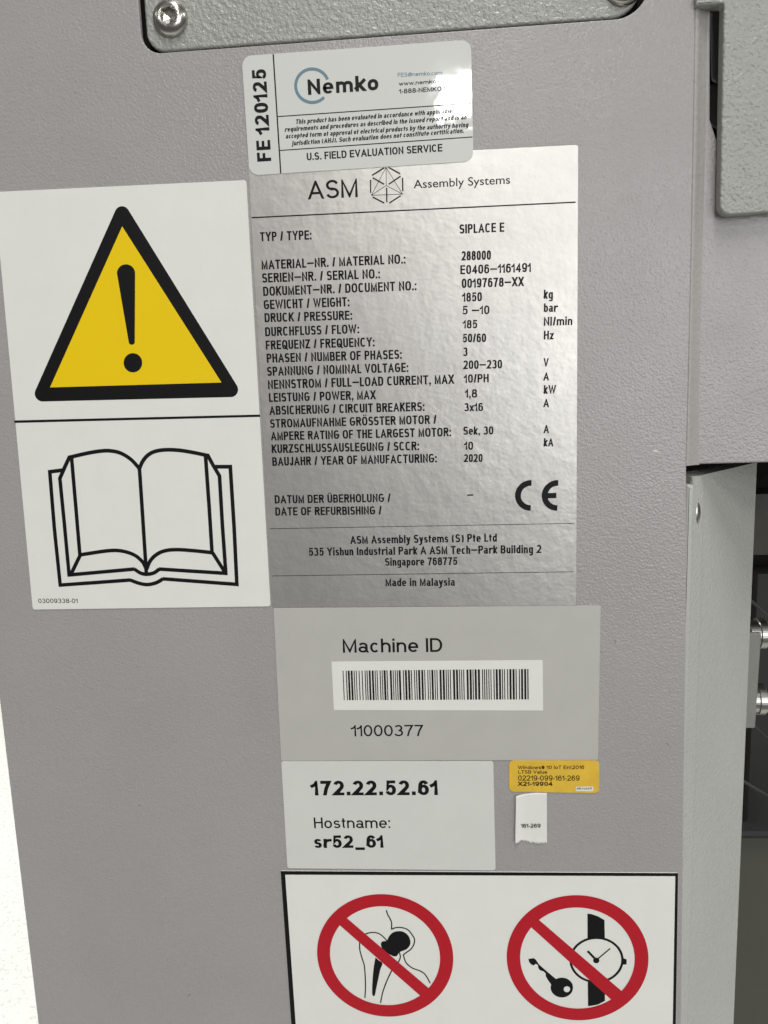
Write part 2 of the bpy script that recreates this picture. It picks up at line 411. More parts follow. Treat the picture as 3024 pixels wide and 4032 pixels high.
# black sheet standing in for shade in the cut-out gap, and the inset cover
ib = 0.0026
c1, c2 = P(583, 222, ib), P(2536, 76, ib)
ins = rounded([(c1.x, cbl.y + .0015), (c2.x - .0010, cbr.y + .0015), (c2.x, Zt - .11), (c1.x, Zt - .11)], [0.0055, 0.0085, .004, .004], 12)
slab('inset_cover', [ins], ib + 0.002, ib, GREEN, mc, bevel=0.0007)
pb_ = [(cbl.x - .004, cbl.y - .004), (cbr.x + .004, cbr.y - .004), (cbr.x + .004, Zt - .09), (cbl.x - .004, Zt - .09)]
slab('recess_shade_sheet', [pb_], 0.0075, 0.0060, BLACK, mc)
# button head screws
def button_screw(cx, cz, y, R, parent, rot=0.3):
    N = 72; rings = []
    prof = [(1.0, 0.0), (1.0, 0.10), (0.985, 0.17), (0.95, 0.23), (0.88, 0.31), (0.78, 0.40), (0.66, 0.465), (0.55, 0.49)]
    vs = []; fs = []
    for (r, h) in prof:
        rings.append([(cx + R * r * math.cos(2 * math.pi * i / N), y - R * h, cz + R * r * math.sin(2 * math.pi * i / N)) for i in range(N)])
    def hexr(a, r):
        a = (a - rot) % (math.pi / 3) - math.pi / 6; return r / math.cos(a)
    for r, h in ((0.42, 0.475), (0.40, 0.44), (0.385, 0.12)):
        rings.append([(cx + R * hexr(2 * math.pi * i / N, r) * math.cos(2 * math.pi * i / N), y - R * h, cz + R * hexr(2 * math.pi * i / N, r) * math.sin(2 * math.pi * i / N)) for i in range(N)])
    for rg in rings: vs += rg
    vs.append((cx, y - R * 0.04, cz))
    for k in range(len(rings) - 1):
        for i in range(N):
            j = (i + 1) % N; fs.append((k * N + i, k * N + j, (k + 1) * N + j, (k + 1) * N + i))
    for i in range(N): fs.append(((len(rings) - 1) * N + i, (len(rings) - 1) * N + (i + 1) % N, len(vs) - 1))
    o = from_world('screw', vs, fs, STEEL, parent)
    me = o.data
    for p in me.polygons: p.use_smooth = p.index < (len(prof) - 1) * N
    return o
inset = [o for o in COL.objects if o.name == 'inset_cover'][0]
s1 = P(672, 74, ib); button_screw(s1.x, s1.y, ib, 0.00525, inset)
s2 = P(2456, -52, ib); button_screw(s2.x, s2.y, ib, 0.00525, inset, 0.1)
inset.children[0]['label'] = 'steel button head screw with hex socket at the left corner'
inset.children[1]['label'] = 'steel screw cut off by the top edge at the right corner'

# rounded bend from the side panel down to the neighbouring panel
AY = 0.0022
vs = []; fs = []
Rpts = [P(2738, 60)] + R_[:5]
outs = [P(2792, 60), P(2786, 500), P(2775, 900), P(2762, 1400), P(2756, 1834)]
src = [P(2738, 60), P(2731, 500), P(2724, 900), P(2713, 1400), P(2702, 1834)]
src = [Vector((src[0].x + .0004, Zt))] + src; outs = [Vector((outs[0].x, Zt))] + outs
prof = [(-.06, 0.0006), (-.05, -0.00003), (0.1, -0.00003), (.25, .0002), (.45, .0009), (.7, .00155), (.88, .0019), (1.02, .00212), (1.15, .00235)]
for a_, b_ in zip(src, outs):
    for t, y in prof: vs.append((a_.x + (b_.x - a_.x) * t, y, a_.y))
n_ = len(prof)
for i in range(len(src) - 1):
    for j in range(n_ - 1): fs.append((i * n_ + j, (i + 1) * n_ + j, (i + 1) * n_ + j + 1, i * n_ + j + 1))
from_world('bend', vs, fs, WARM_SMOOTH_LIT, mc, True)
bo, br = P(2703, 1829, AY), P(3200, 1816, AY)
slot = [P(2797, 30, AY), P(2870, 30, AY), P(2870, 560, AY), P(2820, 545, AY), P(2796, 470, AY)]
adj = slab('neighbouring_panel', [[(bo.x, bo.y), (br.x + .03, br.y + .0001), (br.x + .03, Zt), (bo.x, Zt)], [tuple(p) for p in slot]], AY + 0.0025, AY, WARM, mc, bevel=0.0005)
# slot behind the raised cover: dark liner with a sliding bar
q = [P(2780, 0, .012), P(2900, 0, .012), P(2900, 600, .012), P(2780, 600, .012)]
slab('slot_liner', [[tuple(p) for p in q]], 0.0135, 0.012, BLACK, mc)
q = rounded([tuple(P(2808, 322, .006)), tuple(P(2880, 322, .006)), tuple(P(2880, 40, .006)), tuple(P(2802, 40, .006))], [0.002, 0.001, 0.0005, .0005], 6)
slab('slot_bar', [q], 0.008, 0.006, DARKSLOT, mc, bevel=0.0006)
q = rounded([tuple(P(2790, 480, .009)), tuple(P(2880, 540, .009)), tuple(P(2880, 330, .009)), tuple(P(2790, 330, .009))], [0.002, 0.001, 0.0005, .0005], 6)
slab('slot_tongue', [q], 0.0105, 0.009, newmat('slot grey', (.12, .12, .115), .5)[0], mc, bevel=0.0004)
# raised cover plate at the upper right
CY = -0.0020
q = [P(2741, 20, CY), P(2851, 19, CY), P(2829, 849, CY), P(3200, 824, CY)]
pl = [(q[0].x, q[0].y), (q[1].x, q[0].y), (q[2].x + .0004, q[2].y), (q[3].x, q[3].y + .0004), (q[3].x, Zt), (q[0].x, Zt)]
slab('raised_cover', [rounded(pl, [0.0003, 0.0004, 0.0032, 0, 0, 0], 8)], AY - 0.0001, CY, GREEN, mc, bevel=0.0005)

# ---------------- door post below the neighbouring panel
pT = at(2701, 1879, .0015)
def on(px, py, Y): return at(px, py, Y)
pL = on(2697, 3100, .0015); pR = on(2927, 3100, .040)
def post_pt(t, y, z): return (pL.x + (pR.x - pL.x) * t, .0015 + y, z)
vs = []; fs = []
zt, zb = pT.z, Zb
sec = [(-.02, .012), (-.02, .0012), (-.012, .0005), (.0, .0002), (0.14, .0052), (0.16, .0062)]
sec += [(0.16 + .84 * k / 6, .0062 + (.0385 - .0062) * k / 6) for k in range(1, 7)] + [(1.004, .0395), (1.004, .046)]
for z in (zt, zb):
    for t, y in sec: vs.append(post_pt(t, y, z))
n_ = len(sec)
for j in range(n_ - 1): fs.append((j, n_ + j, n_ + j + 1, j + 1))
fs.append(tuple(range(n_))[::-1])
post = from_world('door_post', vs, fs, POST, mc)
# smooth flange standing along the left edge of the post
q = [P(2704, 1909, .0008), P(2737, 1909, .0008), P(2737, 4300, .0008), P(2704, 4300, .0008)]
fl_ = [(q[0].x, Zb), (q[0].x, q[0].y), (q[0].x + .0026, q[0].y), (q[0].x + .0026, Zb)]
FL = powder('cool grey paint on flange', (0.44, 0.45, 0.42), 0.00003, 700, 0.30)
slab('edge_flange', [rounded(fl_, [0, 0.0008, 0.0012, 0], 6)], 0.0062, 0.0012, FL, post, bevel=0.0010, res=4)
# domed bolt head squeezed in beside the flange
bp = on(2734, 2022, .0050); vs = []; fs = []; N = 32
for k in range(9):
    a_ = math.pi / 2 * k / 8
    for i in range(N):
        w_ = 2 * math.pi * i / N; vs.append((bp.x + .0019 * math.cos(a_) * math.cos(w_), bp.y - .0016 * math.sin(a_), bp.z + .0046 * math.cos(a_) * math.sin(w_)))
for k in range(8):
    for i in range(N): j = (i + 1) % N; fs.append((k * N + i, k * N + j, (k + 1) * N + j, (k + 1) * N + i))
from_world('bolt', vs, fs, STEEL, post, True)

# ---------------- dark inside of the cabinet seen past the post
def boxw(name, x0, x1, y0, y1, z0, z1, m, parent):
    v_ = [(x, y, z) for x in (x0, x1) for y in (y0, y1) for z in (z0, z1)]
    return from_world(name, v_, [(0, 1, 3, 2), (4, 6, 7, 5), (0, 4, 5, 1), (2, 3, 7, 6), (0, 2, 6, 4), (1, 5, 7, 3)], m, parent)
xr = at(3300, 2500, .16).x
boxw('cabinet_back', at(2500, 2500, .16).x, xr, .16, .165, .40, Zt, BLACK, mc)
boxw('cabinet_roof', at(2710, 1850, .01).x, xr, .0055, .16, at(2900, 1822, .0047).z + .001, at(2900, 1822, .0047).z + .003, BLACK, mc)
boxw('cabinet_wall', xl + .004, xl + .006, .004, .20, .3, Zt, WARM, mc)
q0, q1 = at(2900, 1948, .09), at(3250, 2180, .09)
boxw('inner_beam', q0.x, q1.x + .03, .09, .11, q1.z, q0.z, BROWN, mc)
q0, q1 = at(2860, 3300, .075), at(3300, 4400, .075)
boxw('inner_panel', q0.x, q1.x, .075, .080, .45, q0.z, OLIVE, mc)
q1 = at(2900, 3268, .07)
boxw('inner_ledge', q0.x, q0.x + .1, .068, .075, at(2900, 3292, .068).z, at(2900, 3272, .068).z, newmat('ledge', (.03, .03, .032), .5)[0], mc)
def tube(name, pts, r, m, parent, n=8):
    vs = []; fs = []
    for i, p in enumerate(pts):
        d = (pts[min(i + 1, len(pts) - 1)] - pts[max(i - 1, 0)]).normalized()
        s_ = d.cross(Vector((0, 1, 0.01))).normalized(); t_ = d.cross(s_)
        for k in range(n):
            w_ = 2 * math.pi * k / n; vs.append(p + s_ * (r * math.cos(w_)) + t_ * (r * math.sin(w_)))
    for i in range(len(pts) - 1):
        for k in range(n): j = (k + 1) % n; fs.append((i * n + k, i * n + j, (i + 1) * n + j, (i + 1) * n + k))
    return from_world(name, vs, fs, m, parent, True)
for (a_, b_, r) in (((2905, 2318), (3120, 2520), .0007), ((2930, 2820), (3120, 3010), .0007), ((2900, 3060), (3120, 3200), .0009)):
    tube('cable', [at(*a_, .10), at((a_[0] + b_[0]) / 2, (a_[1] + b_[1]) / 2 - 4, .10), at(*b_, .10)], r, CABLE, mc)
# hinge bracket with two turned pins
q0, q1 = at(2985, 2260, .135), at(3300, 3262, .135)
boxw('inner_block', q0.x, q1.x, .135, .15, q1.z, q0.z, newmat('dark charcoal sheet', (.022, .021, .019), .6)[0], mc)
h0, h1 = at(2890, 2493, .050), at(2974, 2868, .050)
hb = slab('hinge_bracket', [rounded([(h0.x, h1.z), (h1.x, h1.z), (h1.x + .0008, h0.z), (h0.x, h0.z)], .0006, 3)], .060, .050, BRACKET, mc, bevel=.0005)
def pin(pxc, pyc, Y, half, x0, x1):
    c = at(pxc, pyc, Y); N = 40; vs = []; fs = []
    L_ = at(x0, pyc, Y).x; R2 = at(x1, pyc, Y).x; rr = (at(pxc, pyc - half, Y) - c).length
    prof = [(L_, .9), (c.x - .0012, .9), (c.x - .0010, 1.0), (R2 - .0005, 1.0), (R2, .92), (R2, .0)]
    for x, r in prof:
        for i in range(N): w_ = 2 * math.pi * i / N; vs.append((x, c.y + rr * r * math.cos(w_), c.z + rr * r * math.sin(w_)))
    for k in range(len(prof) - 1):
        for i in range(N): j = (i + 1) % N; fs.append((k * N + i, k * N + j, (k + 1) * N + j, (k + 1) * N + i))
    o = from_world('hinge_pin', vs, fs, STEEL_DULL, hb)
    return o
pin(2990, 2494, .056, 58, 2940, 3011)
pin(2985, 2752, .056, 58, 2940, 3006)

# ================================================================== warning sticker (left)
C5 = crop(0, 680, .663); C6 = crop(0, 1600, .663)
wl = P(0, 756), P(970, 710), P(1066, 2387), P(130, 2400)
ws = sticker('warning_sticker', 'large white sticker on the left with a yellow warning triangle above an open book', 'sticker',
             [tuple(P(-22, 757)), tuple(wl[1]), tuple(wl[2]), tuple(wl[3])], WHITE)
f = Flat(); tri = [C5(727, 247 - 91), C5(252 - 78, 1312 + 47), C5(1372 + 82, 1288 + 47)]
# outer triangle as the hull of three circles
def hull_round(cs, r, n=14):
    out = []; N = len(cs)
    for i in range(N):
        p, a_, b_ = Vector(cs[i]), Vector(cs[i - 1]), Vector(cs[(i + 1) % N])
        d1 = (p - a_).normalized(); d2 = (b_ - p).normalized()
        n1 = Vector((d1.y, -d1.x)); n2 = Vector((d2.y, -d2.x))
        a0 = math.atan2(n1.y, n1.x); a1 = math.atan2(n2.y, n2.x); dl = (a1 - a0) % (2 * math.pi)
        for k in range(n + 1): w_ = a0 + dl * k / n; out.append(p + Vector((math.cos(w_), math.sin(w_))) * r)
    return out
rt = (C5(727, 247) - C5(727 - 45, 247)).length
f.poly(hull_round([C5(728, 249), C5(252, 1314), C5(1371, 1287)], rt)); tb = f.build('warning_triangle', Y1, INK, ws)
f = Flat(); f.poly([C5(728, 320), C5(300, 1275), C5(1317, 1246)]); f.build('yellow_field', Y2, YELLOW, tb)
f = Flat()
def disc(C, cx, cy, rx, ry, n=48, a0=0, a1=360): return [C(cx + rx * math.cos(math.radians(a0 + (a1 - a0) * k / n)), cy + ry * math.sin(math.radians(a0 + (a1 - a0) * k / n))) for k in range(n + (0 if a1 - a0 == 360 else 1))]
f.poly(disc(C5, 751, 599, 54, 54, 20, 182, 358) + disc(C5, 785, 1006, 18, 16, 12, 0, 180))
f.poly(disc(C5, 792, 1129, 55, 57)); f.build('exclamation_mark', Y3, INK, tb)
f = Flat(); f.poly([C5(88, 1471), C5(1545, 1436), C5(1546, 1450), C5(89, 1486)]); f.build('divider_line', Y1, INK, ws)
f = Flat()
def spl(C, pts, n=6):
    P_ = [Vector(p) for p in pts]; out = []
    for i in range(len(P_) - 1):
        p0 = P_[max(i - 1, 0)]; p1 = P_[i]; p2 = P_[i + 1]; p3 = P_[min(i + 2, len(P_) - 1)]
        for k in range(n):
            t = k / n
            q = .5 * ((2 * p1) + (p2 - p0) * t + (2 * p0 - 5 * p1 + 4 * p2 - p3) * t * t + (3 * p1 - p0 - 3 * p2 + p3) * t ** 3); out.append(C(q.x, q.y))
    out.append(C(*P_[-1])); return out
bw = (C6(0, 0) - C6(22, 0)).length
for pts in ([(412, 303), (520, 278), (600, 265), (660, 264), (720, 278), (780, 315), (829, 368)], [(829, 372), (850, 325), (880, 290), (920, 268), (980, 258), (1060, 260), (1140, 272), (1236, 292)],
            [(829, 352), (847, 620), (871, 990)], [(478, 881), (560, 868), (640, 857), (700, 855), (760, 866), (810, 888), (850, 925), (870, 965)],
            [(873, 965), (893, 918), (930, 880), (980, 857), (1050, 850), (1150, 856), (1264, 868)],
            [(775, 1030), (830, 1050), (880, 1057), (930, 1046), (970, 1023)], [(800, 965), (835, 988), (872, 996), (915, 988), (948, 965)]):
    f.stroke(spl(C6, pts), bw)
for pts in ([(427, 300), (453, 600), (477, 885)], [(1222, 290), (1244, 600), (1261, 872)], [(417, 296), (385, 365), (358, 428), (385, 700), (413, 1002)],
            [(1232, 284), (1265, 345), (1305, 413), (1322, 700), (1343, 996)], [(480, 880), (422, 1000)], [(1264, 868), (1338, 985)],
            [(402, 1001), (600, 983), (802, 965)], [(946, 965), (1353, 991)], [(376, 378), (298, 388), (325, 720), (360, 1060), (560, 1046), (777, 1030)],
            [(968, 1023), (1408, 1056), (1392, 720), (1369, 358), (1272, 358)]):
    f.stroke([C6(*p) for p in pts], bw)
f.build('open_book_symbol', Y1, INK, ws)
line_of_text(ws, Y1, C6, '03009338-01', 228, 1168, 462, 1168, 26, sw=.15)

# ================================================================== type plate
Cb, Cc, Cd = crop(1000, 560, .7836), crop(1000, 1250, .7836), crop(1000, 1840, .7836)
tp = sticker('type_plate', 'silver foil data plate with two columns of technical data', 'data plate',
             [tuple(P(977, 640)), tuple(P(2277, 571)), tuple(P(2269, 2384)), tuple(P(1072, 2389))], FOIL)
HV = dict(sw=.198, n=2.8, gap=.125, space=.55)
left = [(Cb, 'TYP / TYPE:', 31, 499, 285, 489, 43), (Cb, 'MATERIAL–NR. / MATERIAL NO.:', 39, 640, 757, 610, 43),
 (Cb, 'SERIEN–NR. / SERIAL NO.:', 42, 706, 629, 684, 43), (Cb, 'DOKUMENT–NR. / DOCUMENT NO.:', 47, 773, 812, 744, 43),
 (Cb, 'GEWICHT / WEIGHT:', 50, 840, 475, 825, 43), (Cb, 'DRUCK / PRESSURE:', 54, 905, 489, 892, 42),
 (Cc, 'DURCHFLUSS / FLOW:', 57, 95, 524, 80, 42), (Cc, 'FREQUENZ / FREQUENCY:', 60, 162, 601, 146, 42),
 (Cc, 'PHASEN / NUMBER OF PHASES:', 65, 228, 738, 208, 42), (Cc, 'SPANNUNG / NOMINAL VOLTAGE:', 67, 294, 771, 274, 42),
 (Cc, 'NENNSTROM / FULL–LOAD CURRENT, MAX', 71, 360, 1000, 333, 42), (Cc, 'LEISTUNG / POWER, MAX', 76, 425, 607, 411, 41),
 (Cc, 'ABSICHERUNG / CIRCUIT BREAKERS:', 79, 490, 852, 470, 41), (Cc, 'STROMAUFNAHME GRÖSSTER MOTOR /', 82, 555, 912, 534, 40),
 (Cc, 'AMPERE RATING OF THE LARGEST MOTOR:', 86, 618, 991, 597, 40), (Cc, 'KURZSCHLUSSAUSLEGUNG / SCCR:', 90, 682, 825, 667, 40),
 (Cc, 'BAUJAHR / YEAR OF MANUFACTURING:', 93, 746, 914, 729, 40), (Cd, 'DATUM DER ÜBERHOLUNG /', 105, 182, 682, 174, 38),
 (Cd, 'DATE OF REFURBISHING /', 108, 243, 637, 237, 38)]
vals = [(Cb, 'SIPLACE E', 1033, 460, 1258, 450, 43), (Cb, '288000', 1043, 595, 1191, 590, 43), (Cb, 'E0406–1161491', 1037, 664, 1386, 652, 42),
 (Cb, '00197678–XX', 1044, 733, 1353, 723, 43), (Cb, '1850', 1048, 802, 1143, 799, 42), (Cb, '5 –10', 1047, 866, 1183, 864, 40), (Cb, '185', 1051, 936, 1121, 935, 39),
 (Cb, 'kg', 1456, 787, 1502, 786, 42), (Cb, 'bar', 1456, 853, 1521, 852, 40), (Cb, 'Nl/min', 1456, 922, 1596, 919, 40),
 (Cc, '50/60', 1049, 126, 1161, 124, 40), (Cc, 'Hz', 1456, 111, 1506, 110, 40), (Cc, '3', 1050, 194, 1073, 194, 40), (Cc, '200–230', 1052, 260, 1247, 256, 40),
 (Cc, 'V', 1454, 247, 1480, 247, 39), (Cc, '10/PH', 1057, 329, 1175, 326, 39), (Cc, 'A', 1454, 317, 1482, 317, 38), (Cc, '1,8', 1062, 403, 1121, 403, 39),
 (Cc, 'kW', 1456, 384, 1518, 383, 40), (Cc, '3x16', 1056, 472, 1150, 470, 38), (Cc, 'A', 1454, 451, 1482, 451, 38), (Cc, 'Sek, 30', 1052, 590, 1203, 588, 38),
 (Cc, 'A', 1455, 581, 1482, 581, 38), (Cc, '10', 1058, 665, 1100, 665, 38), (Cc, 'kA', 1456, 648, 1504, 648, 38), (Cc, '2020', 1055, 727, 1149, 726, 37)]
addr = [(Cd, 'ASM Assembly Systems (S) Pte Ltd', 485, 385, 1196, 374, 37), (Cd, '535 Yishun Industrial Park A ASM Tech–Park Building 2', 276, 445, 1429, 431, 37),
 (Cd, 'Singapore 768775', 659, 495, 1018, 491, 36), (Cd, 'Made in Malaysia', 661, 598, 1010, 595, 36)]
for (C, s, x0, y0, x1, y1, h) in left + vals + addr: line_of_text(tp, Y1, C, s, x0, y0, x1, y1, h * 1.09, **HV)
f = Flat()
f.poly([Cd(1071, 136), Cd(1102, 135), Cd(1102, 142), Cd(1071, 143)]); f.build('dash', Y1, INK, tp)
for a_, b_, w_ in ((P(991, 858), P(2266, 797), 6.5), (Cd(80, 308), Cd(1608, 281), 3.0), (Cd(92, 545), Cd(1604, 524), 3.0)):
    f = Flat(); f.stroke([a_, b_], w_ * 0.7836 * .0755 / 1000); f.build('rule_line', Y1, INK, tp)
# CE mark
f = Flat(); r_ = (Cd(1390, 78) - Cd(1390, 141)).length; cw = .0009 * 2.0
for (cx, ext) in ((1390, 0), (1524, 0)):
    c = Cd(cx, 141); f.stroke([c + Vector((-math.sin(math.radians(a_)), math.cos(math.radians(a_)))) * r_ for a_ in range(-4, 185, 8)], cw)
c = Cd(1524, 141); f.stroke([c + Vector((-r_, 0)), c + Vector((-r_ * .08, 0))], cw * .92)
f.build('ce_mark', Y1, INK, tp)
# company logo: name in a light geometric face and the hexagonal emblem
def curve_text(s, C, x0, y0, x1, y1, capx, y, m, parent, off=0.0, name='lettering', shear=0.0):
    """built-in Blender face, fitted between two baseline points"""
    cu = bpy.data.curves.new(name, 'FONT'); cu.body = s; cu.size = 1; cu.offset = off; cu.shear = shear; cu.resolution_u = 4
    o = bpy.data.objects.new(name, cu); COL.objects.link(o)
    me = bpy.data.meshes.new_from_object(o.evaluated_get(bpy.context.evaluated_depsgraph_get()))
    bpy.data.objects.remove(o); bpy.data.curves.remove(cu)
    xs = [v_.co.x for v_ in me.vertices]; lo, hi = min(xs), max(xs)
    a_, b_ = C(x0, y0, y), C(x1, y1, y); u = b_ - a_; k = u.length / (hi - lo); u.normalize(); w_ = Vector((-u.y, u.x))
    h = (C(x0, y0 - capx, y) - a_).length / 0.69
    off_ = Vector(parent.location)
    for v_ in me.vertices:
        q = a_ + u * ((v_.co.x - lo) * k) + w_ * (v_.co.y * h); v_.co = Vector((q.x, y, q.y)) - off_
    me.name = name; return link(name, me, m, parent)
line_of_text(tp, Y1, Cb, 'ASM', 273, 288, 522, 276, 93, sw=.15, n=2.0, gap=.12)
curve_text('Assembly Systems', Cb, 802, 232, 1287, 208, 42, Y1, INK, tp, 0.006)
f = Flat(); kpx = .0755 / 1000 * .7836
for seg in ([(586, 190), (587, 256)], [(747, 180), (748, 248)], [(593, 168), (655, 130)], [(675, 127), (735, 160)], [(597, 277), (655, 307)], [(680, 307), (738, 270)],
            [(597, 180), (655, 213)], [(677, 213), (737, 172)], [(667, 230), (668, 303)]): f.stroke([Cb(*p) for p in seg], 7 * kpx)
for seg in ([(664, 128), (590, 268)], [(590, 268), (747, 262)], [(747, 262), (664, 128)], [(664, 128), (665, 218)], [(665, 219), (590, 268)], [(665, 219), (747, 262)]): f.stroke([Cb(*p) for p in seg], 3 * kpx)
f.build('hexagon_emblem', Y1, INK, tp)

# ================================================================== inspection sticker on top
Cn = crop(900, 120, .6028)
NT = 0.00020; yb = -T - NT
nc = [Cn(87, 172), Cn(1583, 64), Cn(1599, 857), Cn(139, 951)]
c = sum(nc, Vector((0, 0))) / 4
ns = thing('inspection_sticker', 'glossy rounded inspection sticker with FE 120125 overlapping the top of the silver plate', 'sticker', (c.x, -T, c.y))
out = rounded([tuple(p) for p in nc], .0029, 8)
slab('backing', [out], 0.0 - T, yb, LAMINATE, ns, bevel=.00005, res=1)
N1, N2 = yb - .00003, yb - .00006
NK = dict(n=2.4, gap=.17)
f = Flat(); f.stroke([Cn(294, 160), Cn(343, 936)], 9 * .6028 * .0755 / 1000); f.build('rule_line', N1, INK, ns)
f = Flat(); f.stroke([Cn(325, 566), Cn(1583, 480)], 6 * .6028 * .0755 / 1000); f.build('rule_line', N1, INK, ns)
f = Flat(); f.stroke([Cn(338, 787), Cn(1592, 699)], 6 * .6028 * .0755 / 1000); f.build('rule_line', N1, INK, ns)
f = Flat(); a_, b_ = Cn(279, 852, N1), Cn(244, 259, N1); text(f, 'FE 120125', a_, b_, (a_ - Cn(188, 856, N1)).length, sw=.23, **NK); f.build('lettering', N1, INK, ns)
f = Flat(); pts = [Cn(548 + 108 * math.cos(math.radians(t)), 365 - 109 * math.sin(math.radians(t))) for t in range(22, 322, 6)]
f.stroke(pts, 19 * .6028 * .0755 / 1000); f.build('ring_emblem', N1, INK_BLUE, ns)
line_of_text(ns, N2, Cn, 'Nemko', 520, 421, 980, 388, 101, sw=.235, n=2.2, gap=.16)
line_of_text(ns, N1, Cn, 'FES@nemko.com', 1105, 304, 1395, 289, 27, sw=.16, m=INK_BLUE)
line_of_text(ns, N1, Cn, 'www.nemko.com', 1113, 361, 1452, 338, 26, sw=.2)
line_of_text(ns, N1, Cn, '1-888-NEMKO-FE', 1115, 413, 1458, 390, 30, sw=.2)
for s, x0, y0, x1, y1 in (('This product has been evaluated in accordance with applicable', 437, 612, 1443, 541), ('requirements and procedures as described in the issued report and is an', 367, 662, 1520, 582),
                          ('accepted form of approval of electrical products by the authority having', 372, 706, 1523, 633), ('jurisdiction (AHJ). Such evaluation does not constitute certification.', 415, 752, 1492, 672)):
    line_of_text(ns, N1, Cn, s, x0, y0, x1, y1, 31, sw=.23, shear=.2, n=2.2)
line_of_text(ns, N1, Cn, 'U.S. FIELD EVALUATION SERVICE', 512, 849, 1397, 790, 49, sw=.2, n=2.3)

# ================================================================== machine number sticker with barcode
Ce = crop(1050, 2360, .8439)
ms = sticker('machine_number_sticker', 'grey film sticker with a white barcode strip between the words and the number', 'sticker',
             [tuple(Ce(32, 41)), tuple(Ce(1558, 28)), tuple(Ce(1545, 748)), tuple(Ce(68, 752))], CLEARGREY, r=.0005)
curve = dict(sw=.16, n=2.1)
line_of_text(ms, Y1, Ce, 'Machine ID', 356, 249, 820, 245, 64, **curve)
line_of_text(ms, Y1, Ce, '11000377', 397, 639, 731, 638, 52, sw=.145, n=2.1)
q = [Ce(303, 289), Ce(1287, 282), Ce(1289, 517), Ce(314, 515)]
bs = slab('barcode_strip', [rounded([tuple(p) for p in q], .0003, 3)], -T, -T - .00010, PAPER, ms, bevel=.00002, res=1)
bars = [(80,14),(132,16),(165,32),(213,32),(263,15),(298,14),(345,15),(394,16),(444,16),(476,17),(512,31),(562,31),(610,16),(643,15),(692,16),(726,15),(758,33),(806,17),(860,31),(908,15),(942,15),(975,16),(1007,32),(1074,16),(1108,32),(1158,32),(1206,16),(1257,15),(1291,16),(1325,32),(1377,31),(1425,15),(1476,15),(1510,14),(1542,32),(1592,15),(1626,15)]
bars += [(x + 1534.6, w_) for x, w_ in ((140,32),(190,33),(240,16),(273,16),(308,16),(358,33),(408,32),(458,16),(492,15),(526,16),(580,31),(628,34),(677,16),(711,33),(763,34),(830,17),(863,17),(897,17),(933,16),(967,15),(1015,17),(1052,33),(1103,33),(1152,16),(1187,15),(1235,16),(1272,33),(1323,33),(1372,17),(1425,16),(1460,32),(1510,33),(1560,19))]
f = Flat(); yy = -T - .00013
tl, tr_, bl, brr = P(1349, 2641, yy), P(2081, 2634, yy), P(1354, 2757, yy), P(2082, 2754, yy)
for x, w_ in bars:
    for_ = [(x - 80) / 3035, (x + w_ - 80) / 3035]
    f.poly([tl.lerp(tr_, for_[0]), tl.lerp(tr_, for_[1]), bl.lerp(brr, for_[1]), bl.lerp(brr, for_[0])])
f.build('barcode', yy, INK, bs)

# ================================================================== network address sticker
Cg = crop(1050, 2960, .8439)
ip = sticker('address_sticker', 'pale grey sticker with bold number 172.22.52.61 and Hostname below it', 'sticker',
             [tuple(Cg(68, 43)), tuple(Cg(1057, 43)), tuple(Cg(1068, 552)), tuple(Cg(97, 542))], PALE, r=.0009)
line_of_text(ip, Y1, Cg, '172.22.52.61', 213, 204, 793, 202, 68, sw=.24, n=2.15, gap=.16)
line_of_text(ip, Y1, Cg, 'Hostname:', 222, 357, 577, 356, 50, sw=.15, n=2.1)
line_of_text(ip, Y1, Cg, 'sr52_61', 223, 449, 538, 448, 58, sw=.24, n=2.15, gap=.14)

# ================================================================== amber licence sticker and torn paper label
Ch = crop(1900, 2960, .3315)
lic = sticker('licence_sticker', 'small amber licence sticker with rounded ends and four lines of print', 'sticker',
              [tuple(Ch(316, 98)), tuple(Ch(1385, 100)), tuple(Ch(1383, 490)), tuple(Ch(313, 470))], AMBER, r=.0015)
line_of_text(lic, Y1, Ch, 'Windows® 10 IoT Ent2016', 421, 207, 1208, 205, 42, sw=.17)
line_of_text(lic, Y1, Ch, 'LTSB Value', 424, 260, 768, 261, 40, sw=.17)
line_of_text(lic, Y1, Ch, '02219-099-161-269', 422, 343, 1153, 344, 62, sw=.15)
line_of_text(lic, Y1, Ch, 'X21-19904', 422, 405, 828, 406, 50, sw=.24)
f = Flat(); f.poly([Ch(1106, 410), Ch(1312, 408), Ch(1312, 464), Ch(1106, 462)]); wb = f.build('white_box', Y1, PAPER, lic)
line_of_text(wb, Y2, Ch, 'Microsoft', 1118, 449, 1297, 449, 28, sw=.17, shear=.1)
c = Ch(575, 790)
pt = thing('paper_label', 'small white paper label with a torn lower edge hanging under the amber sticker', 'label', (c.x, 0, c.y))
rng = random.Random(3)
nx, nz = 26, 24; vs = []; fs = []
for j in range(nz + 1):
    for i in range(nx + 1):
        u_, v_ = i / nx, j / nz
        x = 393 + (762 - 393) * u_ + (765 - 762) * v_ * u_ + (384 - 393) * v_ * (1 - u_)
        yt = 507 + (486 - 507) * min(1, u_ * 1.6)
        ybm = 1068 + 22 * u_ - (14 if .12 < u_ < .45 else 0) + (rng.uniform(-14, 8) if j == nz else 0)
        p = Ch(x, yt + (ybm - yt) * v_)
        lift = .00016 + .0011 * max(0, 1 - u_ * 3.0) ** 2 + .0007 * max(0, v_ - .86) ** 1 * (1 + .6 * math.sin(u_ * 19)) + .00008 * math.sin(u_ * 7 + v_ * 3)
        vs.append((p.x, -max(lift, .0001), p.y))
for j in range(nz):
    for i in range(nx): a_ = j * (nx + 1) + i; fs.append((a_, a_ + nx + 1, a_ + nx + 2, a_ + 1))
